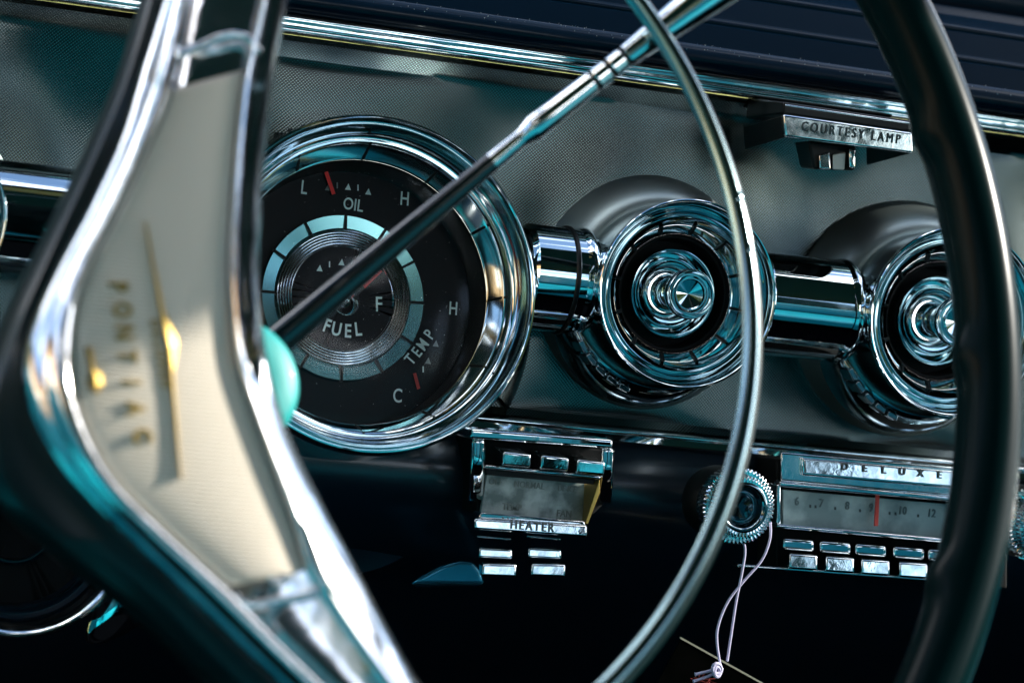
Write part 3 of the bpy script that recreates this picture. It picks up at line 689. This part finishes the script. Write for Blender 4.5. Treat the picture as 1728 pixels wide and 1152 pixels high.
for a in (-46, 9, 15):
    V = []; c = 16
    a_ = R(a); R0 = .1695; Fc = []
    for i in range(5):
        aa = a_ + (i - 2) * .008
        for j in range(c):
            b = 2 * math.pi * j / c; s_ = 1.035 if 0 < i < 4 else .8
            dr, dz = .0030 * s_ * math.cos(b), .0020 * s_ * math.sin(b); d2 = dr * math.cos(.5) - dz * math.sin(.5); z2 = dr * math.sin(.5) + dz * math.cos(.5)
            V.append(((R0 + d2) * math.cos(aa), (R0 + d2) * math.sin(aa), z2))
    for i in range(4):
        for j in range(c): Fc.append((i * c + j, (i + 1) * c + j, (i + 1) * c + (j + 1) % c, i * c + (j + 1) % c))
    new_mesh('ring_rib', V, Fc, HORNM, sw)
def Wp(px, py, h): return unp(px, py, HW + NW * (.02 + h), NW)
st_ = [((300, -90), (352, -90), (455, -90), (504, -90)), ((272, 0), (322, 0), (438, 0), (487, 0)), ((236, 110), (292, 150), (411, 118), (468, 110)), ((200, 230), (250, 255), (396, 250), (450, 235)),
       ((150, 340), (205, 350), (388, 370), (441, 360)), ((98, 440), (157, 440), (385, 470), (437, 455)), ((55, 530), (130, 520), (390, 550), (443, 550)),
       ((34, 605), (122, 595), (400, 620), (458, 635)), ((42, 690), (130, 670), (420, 680), (482, 720)), ((80, 772), (157, 745), (445, 750), (515, 795)),
       ((140, 850), (200, 815), (470, 820), (550, 862)), ((215, 930), (280, 895), (495, 890), (592, 942)), ((300, 1015), (385, 990), (517, 960), (635, 1025)),
       ((430, 1140), (500, 1105), (590, 1070), (700, 1140)), ((540, 1240), (600, 1200), (670, 1180), (775, 1240))]
flat = spline([tuple(c for p in s for c in p) for s in st_], 8)
def lp(a, b, t): return (a[0] + (b[0] - a[0]) * t, a[1] + (b[1] - a[1]) * t)
V = []; Fc = []; UV = []; m_ = None
for ri, row_ in enumerate(flat):
    w_ = min(1, max(0, (ri - 46) / 14))
    L0, L1, R1, R0 = row_[0:2], row_[2:4], row_[4:6], row_[6:8]
    sec = [(lp(L0, L1, 0), -.014), (lp(L0, L1, .02), -.004), (lp(L0, L1, .12), .003), (lp(L0, L1, .28), .0062), (lp(L0, L1, .42), .0066), (lp(L0, L1, .52), .0078), (lp(L0, L1, .66), .0110), (lp(L0, L1, .84), .0116), (lp(L0, L1, .95), .0102), (lp(L0, L1, 1), .0076)]
    sec += [(lp(L1, R1, .04), .0055), (lp(L1, R1, .3), .004), (lp(L1, R1, .6), .0045), (lp(L1, R1, .96), .0055)]
    sec += [(lp(R0, R1, 1), .0076), (lp(R0, R1, .92), .0102), (lp(R0, R1, .78), .0112), (lp(R0, R1, .66), .0092 + .0012 * w_), (lp(R0, R1, .52), -.004 * (1 - w_) + .0090 * w_), (lp(R0, R1, .36), -.004 * (1 - w_) + .0072 * w_), (lp(R0, R1, .27), .0062 * (1 - w_) + .0060 * w_), (lp(R0, R1, .17), .0082 * (1 - w_) + .0045 * w_), (lp(R0, R1, .05), .0050 * (1 - w_) + .0026 * w_), (lp(R0, R1, .0), -.002), (lp(R0, R1, .01), -.016)]
    m_ = len(sec)
    for (p, h) in sec: V.append(Wp(p[0], p[1], h))
for i in range(len(flat) - 1):
    for j in range(m_ - 1): Fc.append((i * m_ + j, (i + 1) * m_ + j, (i + 1) * m_ + j + 1, i * m_ + j + 1))
keep(new_mesh('chrome_bar', V, Fc, BARCHROME, None, angle=60), sw)
# champagne insert, slightly domed, with thickness
ins = flat[16:97]; V = []; Fc = []; UV = []; c = 14; acc = 0
def ins_h(u): return .0078 + .0026 * (1 - abs(2 * u - 1) ** 2.2)
for i, row_ in enumerate(ins):
    L1, R1 = row_[2:4], row_[4:6]
    for j in range(c + 1):
        u = .012 + .976 * j / c; q_ = lp(L1, R1, u); V.append(Wp(q_[0], q_[1], ins_h(u))); UV.append((u * .06, V[-1].z))
for i in range(len(ins) - 1):
    for j in range(c): Fc.append((i * (c + 1) + j, (i + 1) * (c + 1) + j, (i + 1) * (c + 1) + j + 1, i * (c + 1) + j + 1))
o = new_mesh('champagne_insert', V, Fc, INSERT, None, UV); md = o.modifiers.new('solid', 'SOLIDIFY'); md.thickness = .0016; md.offset = -1 if True else 1; keep(o, sw)
# collar across the bar above the insert, and gap frame below it
p = [Wp(x, y, .009) for x, y in spline([(292, 98), (330, 82), (375, 62), (412, 62), (438, 88)], 8)]
sweep('collar', p, [.0012] * len(p), CHROME, sw, n=14)
p = [Wp(x, y, .0085) for x, y in spline([(392, 1002), (420, 1020), (470, 1012), (535, 1000)], 8)]
sweep('collar', p, [.0014] * len(p), CHROME, sw, n=14)
for x, y in ((455, 975), (470, 985), (490, 1012), (484, 978)):
    o = lathe('rivet', [(.0012, 0), (.0011, .0006), (.0006, .0011), (0, .0013)], CHROME, None, 20); o.matrix_world = frame(Wp(x, y, .0085), NW); keep_m = o.matrix_world.copy(); bpy.context.view_layer.update(); o.parent = sw; o.matrix_parent_inverse = sw.matrix_world.inverted()
# raised gold lettering running down the insert
def Wframe(px, py, h, ang):
    M = frame(Wp(px, py, h), NW); return M @ Matrix.Rotation(R(ang), 4, 'Z')
for ch, x, y in zip('PONTIAC', (200, 206, 210, 214, 221, 229, 240), (484, 524, 562, 602, 646, 690, 736)):
    text('letter', ch, Wframe(x, y, .0098, -84), 30 * .000185, GOLD, sw, .02, .0011, .78)
for i in range(7): text('small_letter', 'DELUXE '[i % 6], Wframe(262 + i * 3.2, 546 + i * 17, .0108, -80), 14 * .000185, GOLD, sw, .01, .0005, .9)
def ridge(name, left, right, spine, h0, h1, mtl):
    """faceted solid with a raised spine"""
    V = []; Fc = []; n = len(spine)
    for a, b, s_ in zip(left, right, spine): V += [Wp(*a, h0), Wp(*s_, h1), Wp(*b, h0)]
    for i in range(n - 1):
        Fc += [(3 * i, 3 * i + 3, 3 * i + 4, 3 * i + 1), (3 * i + 1, 3 * i + 4, 3 * i + 5, 3 * i + 2), (3 * i, 3 * i + 2, 3 * i + 5, 3 * i + 3)]
    o = new_mesh(name, V, Fc, mtl, None, smooth=False); keep(o, sw); return o
ridge('spear_emblem', [(244, 372), (253, 440), (266, 520), (279, 590), (286, 640), (294, 720), (304, 808)], [(246, 372), (261, 440), (278, 520), (304, 580), (295, 640), (301, 720), (306, 808)],
      [(245, 373), (258, 440), (272, 520), (287, 586), (291, 640), (298, 720), (305, 807)], .0098, .0119, GOLD)
ridge('crest', [(142, 585), (146, 600), (150, 622), (148, 636), (146, 650), (156, 662)], [(156, 585), (158, 600), (162, 622), (176, 632), (178, 648), (168, 662)], [(149, 586), (152, 600), (156, 622), (161, 636), (162, 650), (162, 661)], .0086, .0122, GOLD)
# padded dark teal spoke behind the chrome bar
sp_l = [(262, -100), (236, 0), (190, 145), (128, 285), (60, 420), (0, 548), (-45, 690), (-20, 830), (85, 935), (215, 1035), (340, 1152), (430, 1240)]
sp_r = [(440, -100), (430, 0), (400, 150), (370, 285), (350, 420), (340, 548), (350, 690), (390, 800), (450, 900), (520, 1000), (610, 1130), (700, 1230)]
fl = spline([a + b for a, b in zip(sp_l, sp_r)], 8); V = []; Fc = []; hs_ = [(-.0, -.034), (0, -.020), (.03, -.010), (.10, -.005), (.2, -.007), (.32, -.004), (.7, -.006), (1, -.012), (1, -.034)]
for r_ in fl:
    for u, h in hs_: V.append(Wp(*lp(r_[:2], r_[2:], u), h - .004))
c = len(hs_)
for i in range(len(fl) - 1):
    for j in range(c - 1): Fc.append((i * c + j, (i + 1) * c + j, (i + 1) * c + j + 1, i * c + j + 1))
keep(new_mesh('spoke_pad', V, Fc, TEALDK, None, angle=50), sw)

# ------------------------------------------------------------------ steering column and stalk
cc = unp(392, 645, HW - NW * .035, NW); kc = scl(cc)
co = thing('steering_column', 'teal painted steering column head behind the centre bar', 'steering column', frame(cc, NW))
lathe('column_head', [(0, .004), (60 * kc, .004), (100 * kc, .003)] + arc(106 * kc, .002, 116 * kc, -.004, .18, 8) + arc(116 * kc, -.004, 106 * kc, -.04, .05, 6), TEAL, co, 96)
lathe('column_tube', [(100 * kc, -.041), (90 * kc, -.10), (88 * kc, -.22)], NAVY, co, 64)
def py_(t): return -.165 - .02 * t
pth = [((455, 587), 0, 27), ((485, 562), .05, 26), ((600, 466), .2, 23), ((734, 354), .4, 19), ((830, 274), .52, 16.5), ((876, 236), .58, 15), ((882, 231), .585, 15.5), ((897, 220), .6, 21.5), ((900, 217.5), .602, 22.5),
       ((935, 190), .65, 20.5), ((998, 141), .71, 19.5), ((1000, 139.5), .712, 17.3), ((1004, 136.5), .716, 17.3), ((1006, 135), .718, 19.4), ((1024, 121), .73, 19.2), ((1026, 119.5), .733, 17), ((1030, 116.5), .736, 17), ((1032, 115), .738, 19.2),
       ((1050, 101), .75, 19.2), ((1052, 99.5), .752, 17), ((1056, 96.5), .755, 17), ((1058, 95), .758, 19.6), ((1090, 71), .8, 22.5), ((1124, 45.5), .85, 26.5), ((1170, 11), .9, 31.5), ((1216, -23), .96, 36.5), ((1226, -30.5), .98, 37), ((1232, -35), 1, 34), ((1233, -36), 1, 25)]
pts = [un(*p, py_(t)) for p, t, r in pth]; rad = [r * scl(pt) for pt, (p, t, r) in zip(pts, pth)]
sk = thing('turn_signal_stalk', 'long turn signal stalk with black rod and grooved flared chrome handle', 'stalk', Matrix.Translation(pts[0]))
sweep('rod', pts[:5], rad[:5], RODM, sk, n=48, angle=25)
sweep('handle', pts[4:], rad[4:], CHROME, sk, n=48, angle=25)
for a, b in ((11, 14), (15, 18), (19, 22)):
    q_ = pts[a:b]; sweep('groove', [q_[0], q_[-1]], [17.8 * scl(q_[0])] * 2, BLACK, sk, n=32)
